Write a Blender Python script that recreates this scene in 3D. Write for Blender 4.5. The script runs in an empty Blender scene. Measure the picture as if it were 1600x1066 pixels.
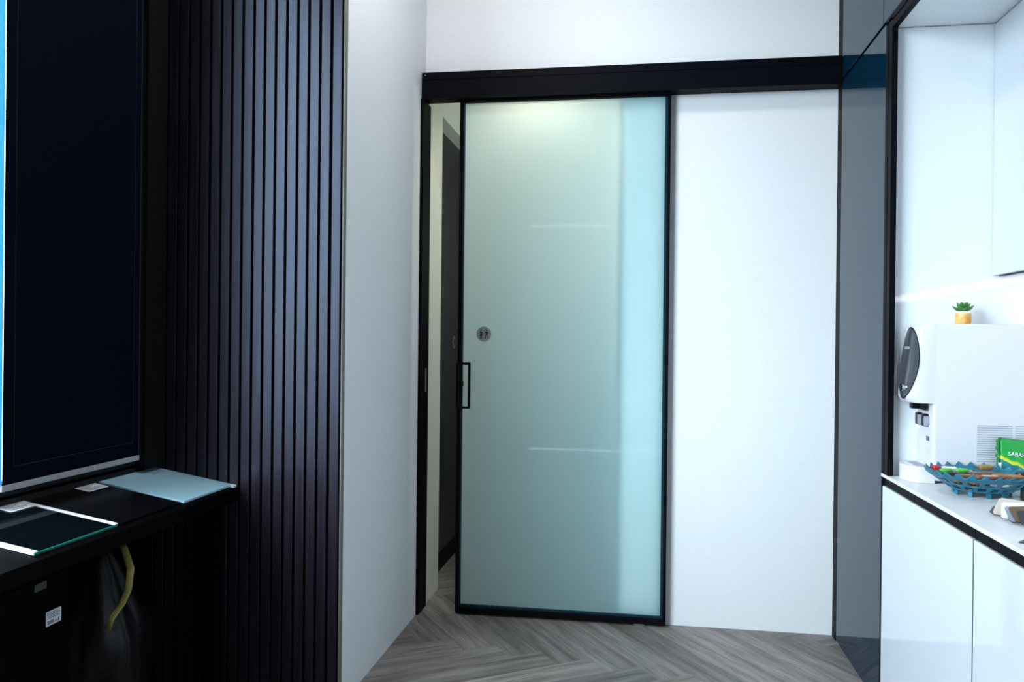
import bpy, bmesh, math, random
from mathutils import Vector, Matrix
C = bpy.context.scene.collection
S = bpy.context.scene
PI = math.pi
rnd = random.Random(7)

# ------------------------------------------------------------------ helpers
def mat(name, color, rough=.5, metal=0., coat=0., spec=.5, emit=None, estr=0., noise=None, bump=0., nscale=40., stretch=None):
    m = bpy.data.materials.new(name); m.use_nodes = True
    nt = m.node_tree; b = nt.nodes['Principled BSDF']
    b.inputs['Base Color'].default_value = (*color, 1)
    b.inputs['Roughness'].default_value = rough
    b.inputs['Metallic'].default_value = metal
    b.inputs['Coat Weight'].default_value = coat
    b.inputs['Coat Roughness'].default_value = .02
    b.inputs['Specular IOR Level'].default_value = spec
    if emit:
        b.inputs['Emission Color'].default_value = (*emit, 1)
        b.inputs['Emission Strength'].default_value = estr
    if noise or bump:
        tc = nt.nodes.new('ShaderNodeTexCoord'); mp = nt.nodes.new('ShaderNodeMapping')
        n = nt.nodes.new('ShaderNodeTexNoise'); n.inputs['Scale'].default_value = nscale; n.inputs['Detail'].default_value = 5
        if stretch: mp.inputs['Scale'].default_value = stretch
        nt.links.new(tc.outputs['Object'], mp.inputs[0]); nt.links.new(mp.outputs[0], n.inputs['Vector'])
        if noise:
            r = nt.nodes.new('ShaderNodeValToRGB')
            r.color_ramp.elements[0].position = .3; r.color_ramp.elements[1].position = .7
            r.color_ramp.elements[0].color = (*noise, 1); r.color_ramp.elements[1].color = (*color, 1)
            nt.links.new(n.outputs['Fac'], r.inputs[0]); nt.links.new(r.outputs[0], b.inputs['Base Color'])
        if bump:
            bp = nt.nodes.new('ShaderNodeBump'); bp.inputs['Strength'].default_value = bump; bp.inputs['Distance'].default_value = .004
            nt.links.new(n.outputs['Fac'], bp.inputs['Height']); nt.links.new(bp.outputs[0], b.inputs['Normal'])
    return m

def box(bm, x0, x1, y0, y1, z0, z1, bev=0., seg=2):
    M = Matrix.Translation(((x0+x1)/2, (y0+y1)/2, (z0+z1)/2)) @ Matrix.Diagonal((x1-x0, y1-y0, z1-z0, 1))
    g = bmesh.ops.create_cube(bm, size=1, matrix=M)
    if bev:
        es = {e for v in g['verts'] for e in v.link_edges}
        bmesh.ops.bevel(bm, geom=list(es), offset=bev, segments=seg, affect='EDGES', profile=.5)
    return bm

def B(*boxes, bev=0., seg=2):
    bm = bmesh.new()
    for b in boxes: box(bm, *b, bev=bev, seg=seg)
    return bm

def prism(bm, pts, axis, a, b):
    """extrude a 2-D outline along an axis from a to b"""
    def P(p, t):
        return {'x': (t, p[0], p[1]), 'y': (p[0], t, p[1]), 'z': (p[0], p[1], t)}[axis]
    lo = [bm.verts.new(P(p, a)) for p in pts]; hi = [bm.verts.new(P(p, b)) for p in pts]
    n = len(pts)
    bm.faces.new(lo); bm.faces.new(list(reversed(hi)))
    for i in range(n): bm.faces.new((lo[i], hi[i], hi[(i+1) % n], lo[(i+1) % n]))
    bmesh.ops.recalc_face_normals(bm, faces=bm.faces[:])
    return bm

def cyl(bm, c, r, h, axis='z', seg=32, r2=None):
    R = {'z': Matrix(), 'y': Matrix.Rotation(PI/2, 4, 'X'), 'x': Matrix.Rotation(PI/2, 4, 'Y')}[axis]
    bmesh.ops.create_cone(bm, cap_ends=True, segments=seg, radius1=r, radius2=r if r2 is None else r2, depth=h, matrix=Matrix.Translation(c) @ R)
    return bm

def tube(bm, pts, r, seg=8, flat=None):
    pts = [Vector(p) for p in pts]; rings = []
    for i, p in enumerate(pts):
        t = (pts[min(i+1, len(pts)-1)] - pts[max(i-1, 0)]).normalized()
        a = t.cross(Vector((0, 0, 1)));
        if a.length < .05: a = t.cross(Vector((0, 1, 0)))
        a.normalize(); b = a.cross(t)
        ra, rb = (r, r) if flat is None else flat
        rings.append([bm.verts.new(p + a*ra*math.cos(k*2*PI/seg) + b*rb*math.sin(k*2*PI/seg)) for k in range(seg)])
    for A, D in zip(rings, rings[1:]):
        for k in range(seg): bm.faces.new((A[k], A[(k+1) % seg], D[(k+1) % seg], D[k]))
    bm.faces.new(rings[0]); bm.faces.new(list(reversed(rings[-1])))
    bmesh.ops.recalc_face_normals(bm, faces=bm.faces[:])
    return bm

def abs_loc(o):
    v = Vector((0, 0, 0))
    while o: v = v + o.location; o = o.parent
    return v

def obj(name, bm, material, parent=None, smooth=False, label=None, base=None):
    """one mesh object; geometry is given in room coordinates; the origin goes to the parent's origin or to the base point"""
    me = bpy.data.meshes.new(name)
    off = abs_loc(parent) if parent else Vector(base if base else (0, 0, 0))
    if base is None and not parent:
        xs = [v.co for v in bm.verts]
        off = Vector(((min(p.x for p in xs)+max(p.x for p in xs))/2, (min(p.y for p in xs)+max(p.y for p in xs))/2, min(p.z for p in xs)))
    for v in bm.verts: v.co -= off
    bm.to_mesh(me); bm.free()
    o = bpy.data.objects.new(name, me); C.objects.link(o)
    ms = material if isinstance(material, (list, tuple)) else [material]
    for m in ms: me.materials.append(m)
    if smooth:
        for p in me.polygons: p.use_smooth = True
    if parent: o.parent = parent
    else: o.location = off
    if label: o['label'] = label
    return o

def thing(name, label, cat, loc=(0, 0, 0), group=None, kind=None):
    o = bpy.data.objects.new(name, None); C.objects.link(o); o.location = loc
    o.empty_display_size = .1
    return tag(o, label, cat, group, kind)

def tag(o, label=None, cat=None, group=None, kind=None):
    if label: o['label'] = label
    if cat: o['category'] = cat
    if group: o['group'] = group
    if kind: o['kind'] = kind
    return o

def struct(name, bm, m, label=None, smooth=False):
    o = obj(name, bm, m, smooth=smooth); o['kind'] = 'structure'
    if label: o['label'] = label
    return o

def edge_smooth(o, ang=40):
    me = o.data
    for p in me.polygons: p.use_smooth = True
    try: me.set_sharp_from_angle(angle=math.radians(ang))
    except Exception: pass
    return o

# text turned into a thin mesh
def text_bm(body, size, M, depth=.0004):
    cu = bpy.data.curves.new('lettering', 'FONT'); cu.body = body; cu.size = size; cu.extrude = depth
    cu.align_x = 'CENTER'; cu.align_y = 'CENTER'; cu.resolution_u = 3
    t = bpy.data.objects.new('lettering', cu); C.objects.link(t)
    dg = bpy.context.evaluated_depsgraph_get(); dg.update()
    me = bpy.data.meshes.new_from_object(t.evaluated_get(dg))
    bm = bmesh.new(); bm.from_mesh(me); bm.transform(M)
    bpy.data.objects.remove(t); bpy.data.curves.remove(cu); bpy.data.meshes.remove(me)
    return bm

# ------------------------------------------------------------------ camera (28.6 mm, eye height 1.35 m)
cam = bpy.data.cameras.new('camera'); co = bpy.data.objects.new('camera', cam); C.objects.link(co)
cam.sensor_width = 36; cam.lens = 28.59; cam.clip_start = .02
yaw, pit, rol = math.radians(9.0135), math.radians(-.1225), math.radians(.6158)
fw = Vector((-math.sin(yaw)*math.cos(pit), math.cos(yaw)*math.cos(pit), math.sin(pit)))
r0 = Vector((math.cos(yaw), math.sin(yaw), 0)); u0 = r0.cross(fw)
rr = math.cos(rol)*r0 + math.sin(rol)*u0; uu = -math.sin(rol)*r0 + math.cos(rol)*u0
co.matrix_world = Matrix(((rr.x, uu.x, -fw.x, 0), (rr.y, uu.y, -fw.y, 0), (rr.z, uu.z, -fw.z, 1.35), (0, 0, 0, 1)))
S.camera = co

# ------------------------------------------------------------------ dimensions
XL, XR, YF = -1.072, .885, 3.935        # left white wall, cabinet fronts, far wall
YS = 2.815                              # slatted wall face
XW = -1.87                              # left end of the slatted wall
CEIL = 3.6
YB = -2.1                               # back of the room
XN = 1.60                               # wall behind the cabinets

# ------------------------------------------------------------------ materials
M = {}
M['wall'] = mat('white_wall_paint', (.80, .80, .80), .6, noise=(.78, .78, .785), bump=.12, nscale=90)
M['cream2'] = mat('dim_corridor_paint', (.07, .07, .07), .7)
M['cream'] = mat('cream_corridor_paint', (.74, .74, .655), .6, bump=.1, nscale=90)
M['ceil'] = mat('ceiling_paint', (.8, .8, .8), .7)
M['wall_grey'] = mat('grey_wall_paint', (.10, .10, .105), .6)
M['shutter'] = mat('grey_shutter', (.12, .12, .125), .5)
M['black'] = mat('black_metal', (.004, .004, .006), .5, spec=.04, noise=(.003, .003, .004), nscale=200)
M['black2'] = mat('black_track_metal', (.0022, .0026, .0045), .5, spec=.05)
M['slat'] = None
M['backing'] = mat('black_backing', (.004, .004, .004), .8, spec=.1)
M['blind'] = mat('navy_blind_fabric', (.0012, .003, .010), .85, spec=.05, noise=(.001, .0025, .008), bump=.2, nscale=500)
M['rail'] = mat('grey_rail', (.42, .42, .42), .45, noise=(.36, .37, .38), nscale=60)
M['desk'] = mat('black_desk_laminate', (.0015, .0015, .002), .6, spec=.03, noise=(.0012, .0012, .0016), nscale=90)
M['dark'] = mat('dark_panel', (.006, .006, .007), .6, spec=.25)
M['cab_dark'] = mat('slate_gloss_lacquer', (.001, .015, .031), .045, spec=.16)
M['cab_dark'].node_tree.nodes['Principled BSDF'].inputs['Specular Tint'].default_value = (.46, .72, 1, 1)
M['cab_white'] = mat('white_gloss_lacquer', (.60, .635, .685), .05, spec=.6, coat=.0)
M['niche_lit_white'] = mat('lightened_niche_lacquer', (.78, .81, .83), .05, spec=.6)  # cabinet white made paler so the niche looks more brightly lit
M['marble'] = mat('white_marble_top', (.74, .735, .73), .35, noise=(.62, .63, .64), nscale=7)
M['white_plastic'] = mat('white_plastic', (.645, .635, .66), .25)
M['grey_plastic'] = mat('grey_plastic', (.33, .34, .40), .4)
M['blk_plastic'] = mat('black_plastic', (.006, .006, .007), .3, spec=.25)
M['dgrey_gloss'] = mat('dark_grey_gloss', (.055, .060, .070), .12)
M['chrome'] = mat('chrome', (.75, .76, .78), .12, metal=1)
M['steel'] = mat('brushed_steel', (.26, .26, .27), .45, metal=.3, noise=(.2, .2, .21), nscale=60, stretch=(1, 1, 20))
M['white'] = mat('white_card', (.80, .80, .80), .55)
M['ink'] = mat('grey_ink', (.10, .11, .16), .6)
M['black_ink'] = mat('black_ink', (.006, .006, .008), .6)
M['lightgrey'] = mat('light_grey_print', (.45, .46, .48), .5)
M['edge_white'] = mat('white_edge_trim', (.9, .9, .9), .25)
M['led'] = mat('led_diffuser', (.9, .9, .9), .5, emit=(1, .98, .95), estr=8)
M['door_dark'] = mat('charcoal_door', (.030, .030, .034), .45, noise=(.026, .026, .03), nscale=120, stretch=(20, 20, 1))
M['teal'] = mat('teal_plastic', (.007, .135, .215), .38, noise=(.006, .12, .19), nscale=60)
M['yellow'] = mat('yellow_cord', (.26, .22, .05), .6, noise=(.20, .17, .04), nscale=150)
M['bag'] = mat('black_plastic_film', (.003, .003, .004), .3, spec=.2, bump=.6, nscale=18)
M['pot'] = mat('yellow_white_pot', (.62, .24, .002), .45, noise=(.74, .50, .18), nscale=34)
M['pot_white'] = mat('white_pot_rim', (.85, .85, .83), .4)
M['soil'] = mat('dark_soil', (.03, .02, .015), .9)
M['leaf'] = mat('succulent_leaf', (.055, .24, .030), .4, noise=(.03, .13, .03), nscale=45)

# slat wood: dark walnut with fine vertical grain
def slat_material():
    m = bpy.data.materials.new('dark_walnut_slat'); m.use_nodes = True; nt = m.node_tree; b = nt.nodes['Principled BSDF']
    tc = nt.nodes.new('ShaderNodeTexCoord'); mp = nt.nodes.new('ShaderNodeMapping'); mp.inputs['Scale'].default_value = (260, 260, 3)
    n = nt.nodes.new('ShaderNodeTexNoise'); n.inputs['Scale'].default_value = 1; n.inputs['Detail'].default_value = 6
    r = nt.nodes.new('ShaderNodeValToRGB'); r.color_ramp.elements[0].position = .32; r.color_ramp.elements[1].position = .62
    r.color_ramp.elements[0].color = (.009, .006, .010, 1); r.color_ramp.elements[1].color = (.028, .020, .030, 1)
    nt.links.new(tc.outputs['Object'], mp.inputs[0]); nt.links.new(mp.outputs[0], n.inputs['Vector']); nt.links.new(n.outputs['Fac'], r.inputs[0])
    nt.links.new(r.outputs[0], b.inputs['Base Color']); b.inputs['Roughness'].default_value = .31; b.inputs['Specular IOR Level'].default_value = .25; b.inputs['Specular Tint'].default_value = (.66, .77, 1, 1)
    return m
M['slat'] = slat_material()

# herringbone planks: the mesh carries plank coordinates (u along the plank) and one random tone per plank
def floor_material():
    m = bpy.data.materials.new('grey_oak_herringbone'); m.use_nodes = True; nt = m.node_tree; N = nt.nodes; L = nt.links; b = N['Principled BSDF']
    uv = N.new('ShaderNodeUVMap'); uv.uv_map = 'plank'
    at = N.new('ShaderNodeAttribute'); at.attribute_name = 'tone'
    def noise(sx, sy, det, seed):
        mp = N.new('ShaderNodeMapping'); mp.inputs['Scale'].default_value = (sx, sy, 1)
        n = N.new('ShaderNodeTexNoise'); n.noise_dimensions = '4D'; n.inputs['Scale'].default_value = 1; n.inputs['Detail'].default_value = det
        mul = N.new('ShaderNodeMath'); mul.operation = 'MULTIPLY_ADD'; mul.inputs[1].default_value = 57; mul.inputs[2].default_value = seed
        L.new(at.outputs['Fac'], mul.inputs[0]); L.new(mul.outputs[0], n.inputs['W'])
        L.new(uv.outputs[0], mp.inputs[0]); L.new(mp.outputs[0], n.inputs['Vector']); return n
    n1 = noise(1.6, 24, 5, 0); n2 = noise(7, 190, 8, 9)
    r1 = N.new('ShaderNodeValToRGB'); e = r1.color_ramp.elements
    e[0].position = .30; e[0].color = (.142, .116, .100, 1); e[1].position = .72; e[1].color = (.345, .31, .290, 1)
    L.new(n1.outputs['Fac'], r1.inputs[0])
    r2 = N.new('ShaderNodeValToRGB'); e = r2.color_ramp.elements
    e[0].position = .34; e[0].color = (.38, .36, .345, 1); e[1].position = .58; e[1].color = (1, 1, 1, 1)
    L.new(n2.outputs['Fac'], r2.inputs[0])
    mx = N.new('ShaderNodeMix'); mx.data_type = 'RGBA'; mx.blend_type = 'MULTIPLY'; mx.inputs[0].default_value = .75
    L.new(r1.outputs[0], mx.inputs[6]); L.new(r2.outputs[0], mx.inputs[7])
    mr = N.new('ShaderNodeMapRange'); mr.inputs['To Min'].default_value = .72; mr.inputs['To Max'].default_value = 1.22
    L.new(at.outputs['Fac'], mr.inputs[0])
    mm = N.new('ShaderNodeMix'); mm.data_type = 'RGBA'; mm.blend_type = 'MULTIPLY'; mm.inputs[0].default_value = 1
    L.new(mx.outputs[2], mm.inputs[6]); L.new(mr.outputs[0], mm.inputs[7])
    L.new(mm.outputs[2], b.inputs['Base Color'])
    b.inputs['Roughness'].default_value = .5; b.inputs['Specular IOR Level'].default_value = .35
    bp = N.new('ShaderNodeBump'); bp.inputs['Strength'].default_value = .15; bp.inputs['Distance'].default_value = .002
    L.new(n2.outputs['Fac'], bp.inputs['Height']); L.new(bp.outputs[0], b.inputs['Normal'])
    return m

def sheet_fresnel(nt, ior):
    # a pane of two parallel faces: the same reflectance from either side
    N = nt.nodes; L = nt.links
    fr = N.new('ShaderNodeFresnel'); ge = N.new('ShaderNodeNewGeometry'); mp = N.new('ShaderNodeMapRange')
    mp.inputs['To Min'].default_value = ior; mp.inputs['To Max'].default_value = 1/ior
    L.new(ge.outputs['Backfacing'], mp.inputs[0]); L.new(mp.outputs[0], fr.inputs['IOR']); return fr
# frosted glass: light scatters through the face the room sees, the back lets light in
def frosted(name, diff, trans, fac):
    m = bpy.data.materials.new(name); m.use_nodes = True; nt = m.node_tree; N = nt.nodes; L = nt.links
    N.remove(N['Principled BSDF']); out = N['Material Output']
    d = N.new('ShaderNodeBsdfDiffuse'); d.inputs[0].default_value = (*diff, 1)
    t = N.new('ShaderNodeBsdfTranslucent'); t.inputs[0].default_value = (*trans, 1)
    mx = N.new('ShaderNodeMixShader'); mx.inputs[0].default_value = fac
    g = N.new('ShaderNodeBsdfGlossy'); g.inputs['Roughness'].default_value = .03
    fr = sheet_fresnel(nt, 1.5)
    m2 = N.new('ShaderNodeMixShader')
    L.new(d.outputs[0], mx.inputs[1]); L.new(t.outputs[0], mx.inputs[2])
    L.new(fr.outputs[0], m2.inputs[0]); L.new(mx.outputs[0], m2.inputs[1]); L.new(g.outputs[0], m2.inputs[2])
    L.new(m2.outputs[0], out.inputs[0]); return m
def clear_glass(name, tint, ior=1.5):
    m = bpy.data.materials.new(name); m.use_nodes = True; nt = m.node_tree; N = nt.nodes; L = nt.links
    N.remove(N['Principled BSDF']); out = N['Material Output']
    t = N.new('ShaderNodeBsdfTransparent'); t.inputs[0].default_value = (*tint, 1)
    g = N.new('ShaderNodeBsdfGlossy'); g.inputs['Roughness'].default_value = .01
    fr = sheet_fresnel(nt, ior)
    m2 = N.new('ShaderNodeMixShader')
    L.new(fr.outputs[0], m2.inputs[0]); L.new(t.outputs[0], m2.inputs[1]); L.new(g.outputs[0], m2.inputs[2])
    L.new(m2.outputs[0], out.inputs[0]); return m
M['frost'] = frosted('frosted_green_glass', (.34, .86, 1.0), (.93, .965, .945), .81)
M['glass_back'] = mat('glass_back', (1, 1, 1))
M['glass_back'] = frosted('frosted_glass_back', (1, 1, 1), (.95, .98, .97), 1.0)
M['glass_edge'] = mat('green_glass_edge', (.004, .024, .034), .2)
M['window_glass'] = clear_glass('window_glass', (.94, .97, .98))
M['tint_glass'] = clear_glass('dark_tinted_glass', (.10, .13, .16))

# ------------------------------------------------------------------ floor
def herringbone(x0, x1, y0, y1, w=.15, n=6, ang=math.radians(-56), corner=(-.205, 3.452)):
    bm = bmesh.new(); uvl = bm.loops.layers.uv.new('plank'); tl = bm.faces.layers.float.new('tone')
    e1 = Vector((math.cos(ang), math.sin(ang))); e2 = Vector((-math.sin(ang), math.cos(ang)))
    O = Vector(corner) - e1*(n*w) - e2*w
    def quad(u, v, du, dv, along_u):
        c = O + e1*((u+du/2)*w) + e2*((v+dv/2)*w)
        if not (x0-.5 < c.x < x1+.5 and y0-.5 < c.y < y1+.5): return
        g = .0035
        P = [(u+g, v+g), (u+du-g, v+g), (u+du-g, v+dv-g), (u+g, v+dv-g)]
        pts = [O + e1*(a*w) + e2*(b*w) for a, b in P]
        f = bm.faces.new([bm.verts.new((p.x, p.y, 0)) for p in pts])
        loc = [((a-u)*w, (b-v)*w) for a, b in P]
        for l, (a, b) in zip(f.loops, loc): l[uvl].uv = (a, b) if along_u else (b, a)
        f[tl] = rnd.random()
    for y in range(-60, 60):
        for m in range(-8, 9):
            quad(y+2*n*m, y, n, 1, True)
            quad(y, y-2*n+1+2*n*m, 1, n, False)
    geom = bm.verts[:]+bm.edges[:]+bm.faces[:]
    for co_, no in (((x0, 0, 0), (-1, 0, 0)), ((x1, 0, 0), (1, 0, 0)), ((0, y0, 0), (0, -1, 0)), ((0, y1, 0), (0, 1, 0))):
        geom = bm.verts[:]+bm.edges[:]+bm.faces[:]
        bmesh.ops.bisect_plane(bm, geom=geom, plane_co=co_, plane_no=no, clear_outer=True)
    for f in bm.faces: f.material_index = 0
    k = len(bm.faces)
    box(bm, x0, x1, y0, y1, -.12, -.0015)
    bm.faces.ensure_lookup_table()
    for f in bm.faces[k:]: f.material_index = 1
    return bm
M['joint'] = mat('floor_joint', (.045, .038, .034), .8)
struct('floor', herringbone(-2.05, 1.7, YB, 5.7), [floor_material(), M['joint']], 'grey brown wood plank herringbone floor')

# ------------------------------------------------------------------ room shell
struct('wall_left', B((XL-.22, XL, YS+.035, 4.27, 0, CEIL)), M['wall'], 'plain white wall left of the glass door')
struct('wall_far', B((-.09, XN+.1, YF, YF+.1, 0, CEIL), (XL, -.09, YF, YF+.1, 2.646, CEIL)), M['wall'], 'white far wall behind the sliding glass door')
struct('wall_right', B((XN, XN+.1, .655, YF, 0, CEIL)), M['cab_white'], 'white wall behind the counter')
struct('wall_right_near', B((XN, XN+.1, YB, .655, 0, CEIL)), M['wall_grey'])
struct('wall_back', B((XW-.18, -1.36, YB-.1, YB, 0, CEIL), (1.42, XN+.1, YB-.1, YB, 0, CEIL), (-1.36, 1.42, YB-.1, YB, 2.76, CEIL)), M['wall_grey'])
d3 = thing('door_3', 'closed grey shutter behind the viewer, daylight leaking round its edges', 'shutter', (0, YB, 0), kind='structure')
obj('shutter_panel', B((-1.3585, 1.4185, YB-.106, YB-.101, .0025, 2.757)), M['shutter'], d3)
struct('ceiling', B((XW-.18, XN+.1, YB-.1, YF+.1, CEIL, CEIL+.1)), M['ceil'])
# corridor behind the door
struct('wall_corridor_left', B((XL-.22, XL, 4.27, 5.62, 2.55, 2.86)), M['cream'], 'cream wall above the charcoal door')
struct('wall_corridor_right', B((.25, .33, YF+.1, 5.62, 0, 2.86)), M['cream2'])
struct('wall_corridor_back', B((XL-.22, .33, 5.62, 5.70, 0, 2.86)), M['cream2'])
struct('ceiling_corridor', B((XL-.22, .33, YF+.1, 5.70, 2.86, 2.92)), M['ceil'])
struct('wall_corridor_return', B((XL, XL+.004, YF+.055, 4.27, 0, 2.86)), M['cream'], 'cream strip of corridor wall seen through the door gap')
d2 = thing('door_2', 'charcoal grey flush door set back in the cream corridor wall', 'door', (-1.17, 4.95, 0), kind='structure')
obj('door_leaf', B((-1.19, -1.15, 4.275, 5.62, .10, 2.548)), M['door_dark'], d2)
obj('kick_board', B((-1.19, -1.143, 4.275, 5.62, .0, .098)), M['black2'], d2)

def sign_disc(parent, c, axis, r=.0365):
    """round restroom plate; axis 'y': faces -y, axis 'x': faces +x"""
    def W(u, v, t):            # u to the viewer's right, v up, t outwards
        return (c[0]+u, c[1]-t, c[2]+v) if axis == 'y' else (c[0]+t, c[1]+u, c[2]+v)
    bm = bmesh.new(); pts = [(r*math.cos(k*2*PI/40), r*math.sin(k*2*PI/40)) for k in range(40)]
    def ext(bm, P, t0, t1):
        lo = [bm.verts.new(W(*p, t0)) for p in P]; hi = [bm.verts.new(W(*p, t1)) for p in P]; n = len(P)
        bm.faces.new(lo); bm.faces.new(hi)
        for i in range(n): bm.faces.new((lo[i], lo[(i+1) % n], hi[(i+1) % n], hi[i]))
    ext(bm, pts, 0, .0025); bmesh.ops.recalc_face_normals(bm, faces=bm.faces[:])
    plate = obj('sign_plate', bm, M['steel'], parent, label='round silver restroom sign')
    k = r/.0365
    def fig(name, cx, body):
        bm = bmesh.new()
        ext(bm, [(cx+.0042*k*math.cos(a*PI/8), .0195*k+.0042*k*math.sin(a*PI/8)) for a in range(16)], .0025, .0032)
        for P in body: ext(bm, [(cx+a*k, b*k) for a, b in P], .0025, .0032)
        bmesh.ops.recalc_face_normals(bm, faces=bm.faces[:]); obj(name, bm, M['black_ink'], plate)
    fig('woman_pictogram', -.0135*k, [[(-.0055, .0135), (.0055, .0135), (.0035, .004), (.0085, -.009), (-.0085, -.009), (-.0035, .004)],
        [(-.0055, .0135), (-.0092, .001), (-.0072, .0005), (-.0035, .011)], [(.0055, .0135), (.0092, .001), (.0072, .0005), (.0035, .011)],
        [(-.0045, -.009), (-.001, -.009), (-.001, -.0235), (-.0045, -.0235)], [(.0045, -.009), (.001, -.009), (.001, -.0235), (.0045, -.0235)]])
    fig('man_pictogram', .0135*k, [[(-.006, .0135), (.006, .0135), (.0045, -.003), (-.0045, -.003)],
        [(-.006, .0135), (-.0115, .002), (-.0092, .0005), (-.004, .009)], [(.006, .0135), (.0115, .002), (.0092, .0005), (.004, .009)],
        [(-.0045, -.002), (0, -.002), (-.0055, -.0235), (-.009, -.0235)], [(.0045, -.002), (0, -.002), (.0055, -.0235), (.009, -.0235)]])
    bm = bmesh.new(); ext(bm, [(-.0004, -.024), (.0004, -.024), (.0004, .024), (-.0004, .024)], .0025, .0031)
    bmesh.ops.recalc_face_normals(bm, faces=bm.faces[:]); obj('dividing_line', bm, M['black_ink'], plate)
sign_disc(d2, (-1.15, 4.94, 1.327), 'x')

# black jamb on the left wall with its strike plate
jb = obj('trim_1', B((XL, XL+.014, 3.842, 3.988, 0, 2.517), bev=.001, seg=1), M['black']); tag(jb, 'black door jamb upright on the left edge of the opening', 'jamb', kind='structure')
obj('strike_plate', B((XL+.014, XL+.0155, 3.925, 3.945, 1.085, 1.20)), M['steel'], jb, label='small steel strike plate')

# door track cover
tr = thing('sliding_door_track', 'long black track cover above the sliding glass door', 'door track', (0, 3.89, 2.518))
obj('cover', B((XL+.003, XR-.002, 3.850, YF, 2.518, 2.606), (XL+.003, XR-.002, 3.853, YF, 2.606, 2.610), (XL+.003, XR-.002, 3.850, YF, 2.610, 2.645)), M['black2'], tr)
for sx in (XL+.02,):
    bm = bmesh.new(); cyl(bm, (sx, 3.8495, 2.632), .0028, .002, 'y', 12); obj('screw', bm, M['chrome'], tr)

# ------------------------------------------------------------------ sliding glass door
DX0, DX1, DY0, DY1, DZ0, DZ1 = -.886, .128, 3.888, 3.929, .010, 2.522
d1 = thing('door_1', 'frosted green glass sliding door in a thin black frame, partly open', 'door', ((DX0+DX1)/2, DY1, 0), kind='structure')
fwid = .014; fb = .026
fr = B((DX0, DX0+fwid, DY0, DY1, DZ0, DZ1), (DX1-fwid, DX1, DY0, DY1, DZ0, DZ1), (DX0+fwid, DX1-fwid, DY0, DY1, DZ0, DZ0+fb), (DX0+fwid, DX1-fwid, DY0, DY1, DZ1-.016, DZ1), bev=.0012, seg=1)
obj('door_frame', fr, M['black'], d1, label='thin black metal frame')
gx0, gx1, gz0, gz1 = DX0+fwid, DX1-fwid, DZ0+fb, DZ1-.016
bm = bmesh.new(); box(bm, gx0, gx1, DY0+.024, DY0+.032, gz0, gz1)
bm.normal_update()
for f in bm.faces: f.material_index = 0 if f.normal.y < -.5 else 1
obj('glass_pane', bm, [M['frost'], M['glass_back']], d1, label='frosted greenish glass pane')
g = .012
obj('glazing_bead', B((gx0, gx0+g*.8, DY0+.015, DY0+.0239, gz0, gz1), (gx1-g, gx1, DY0+.015, DY0+.0239, gz0, gz1), (gx0+g*.8, gx1-g, DY0+.015, DY0+.0239, gz0, gz0+g)), M['glass_edge'], d1, label='dark teal glazing bead around the pane')
hb = B((DX0+.004, DX0+.014, DY0-.042, DY0, 1.012, 1.236), (DX0+.062, DX0+.073, DY0-.042, DY0-.030, 1.012, 1.236), (DX0+.014, DX0+.062, DY0-.042, DY0-.030, 1.224, 1.236), (DX0+.014, DX0+.062, DY0-.042, DY0-.030, 1.012, 1.022), bev=.0015, seg=1)
hd = obj('pull_handle', hb, M['black'], d1, label='black rectangular loop pull handle')
obj('lock_snib', B((DX0+.014, DX0+.032, DY0-.036, DY0, 1.118, 1.142), bev=.002), M['black'], hd)
sign_disc(d1, (-.760, DY0+.024, 1.374), 'y')
bm = bmesh.new()
obj('floor_guide', B((-.02, .03, DY0+.010, DY1-.010, 0, DZ0)), M['chrome'], d1)

# ------------------------------------------------------------------ slatted wall
bm = bmesh.new(); pitch = .04285; x = XL-.006; k = 0
while x - pitch > XW-.02:
    a = x-.0055 - (0 if k else -.0015)
    box(bm, max(a-.0325, XW), a, YS, YS+.020, .0, CEIL, bev=.0007, seg=1); x -= pitch; k += 1
nf = len(bm.faces); box(bm, XW, XL-.004, YS+.017, YS+.034, 0, CEIL); bm.faces.ensure_lookup_table()
for f in bm.faces[nf:]: f.material_index = 1
struct('wall_slatted', bm, [M['slat'], M['backing']], 'dark walnut wall of narrow vertical slats')
struct('wall_behind_slats', B((XW-.18, XL-.22, YS+.035, YS+.25, 0, CEIL)), M['backing'])
struct('trim_2', B((XL-.004, XL, YS+.006, YS+.035, 0, CEIL)), mat('pale_corner_bead', (.16, .155, .135), .7), 'pale corner bead between slats and white wall')

# ------------------------------------------------------------------ window wall on the left, sky outside
XG = -1.99
struct('wall_window', B((XG-.05, XG+.06, YB, YS+.035, 0, .84), (XG-.05, XG+.06, YB, YS+.035, 3.45, CEIL), (XG-.05, XG+.06, YB, -.95, .84, 3.45)), M['dark'], 'dark wall below the window')
w1 = thing('window_1', 'tall shop window on the left wall', 'window', (XG, 0, .84), kind='structure')
fm = bmesh.new()
mul = [-.93, .60, 2.10, 2.80]
for y in mul: box(fm, XG-.025, XG+.025, y-.02, y+.02, .84, 3.45)
box(fm, XG-.025, XG+.025, -.95, 2.82, .84, .88); box(fm, XG-.025, XG+.025, -.95, 2.82, 3.41, 3.45)
obj('window_frame', fm, M['black'], w1)
for a, b in zip(mul, mul[1:]): obj('window_pane', B((XG-.004, XG+.004, a+.02, b-.02, .88, 3.41)), M['window_glass'], w1)
struct('daylight_block', B((XG-.05, -1.765, 2.692, YS-.001, .865, CEIL), (XG-.05, -1.876, 2.692, YS-.001, .8, .865), (XG-.05, -1.875, 2.692, YS-.001, 0, .8)), M['backing'], 'dark block added beside the slats to keep daylight off them')  # added block, stops daylight leaking past the blind onto the slats
struct('daylight_cap', B((XG+.03, -1.75, 2.04, 2.692, 3.40, CEIL)), M['dark'])  # unseen box added above the blind to seal out daylight
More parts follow.
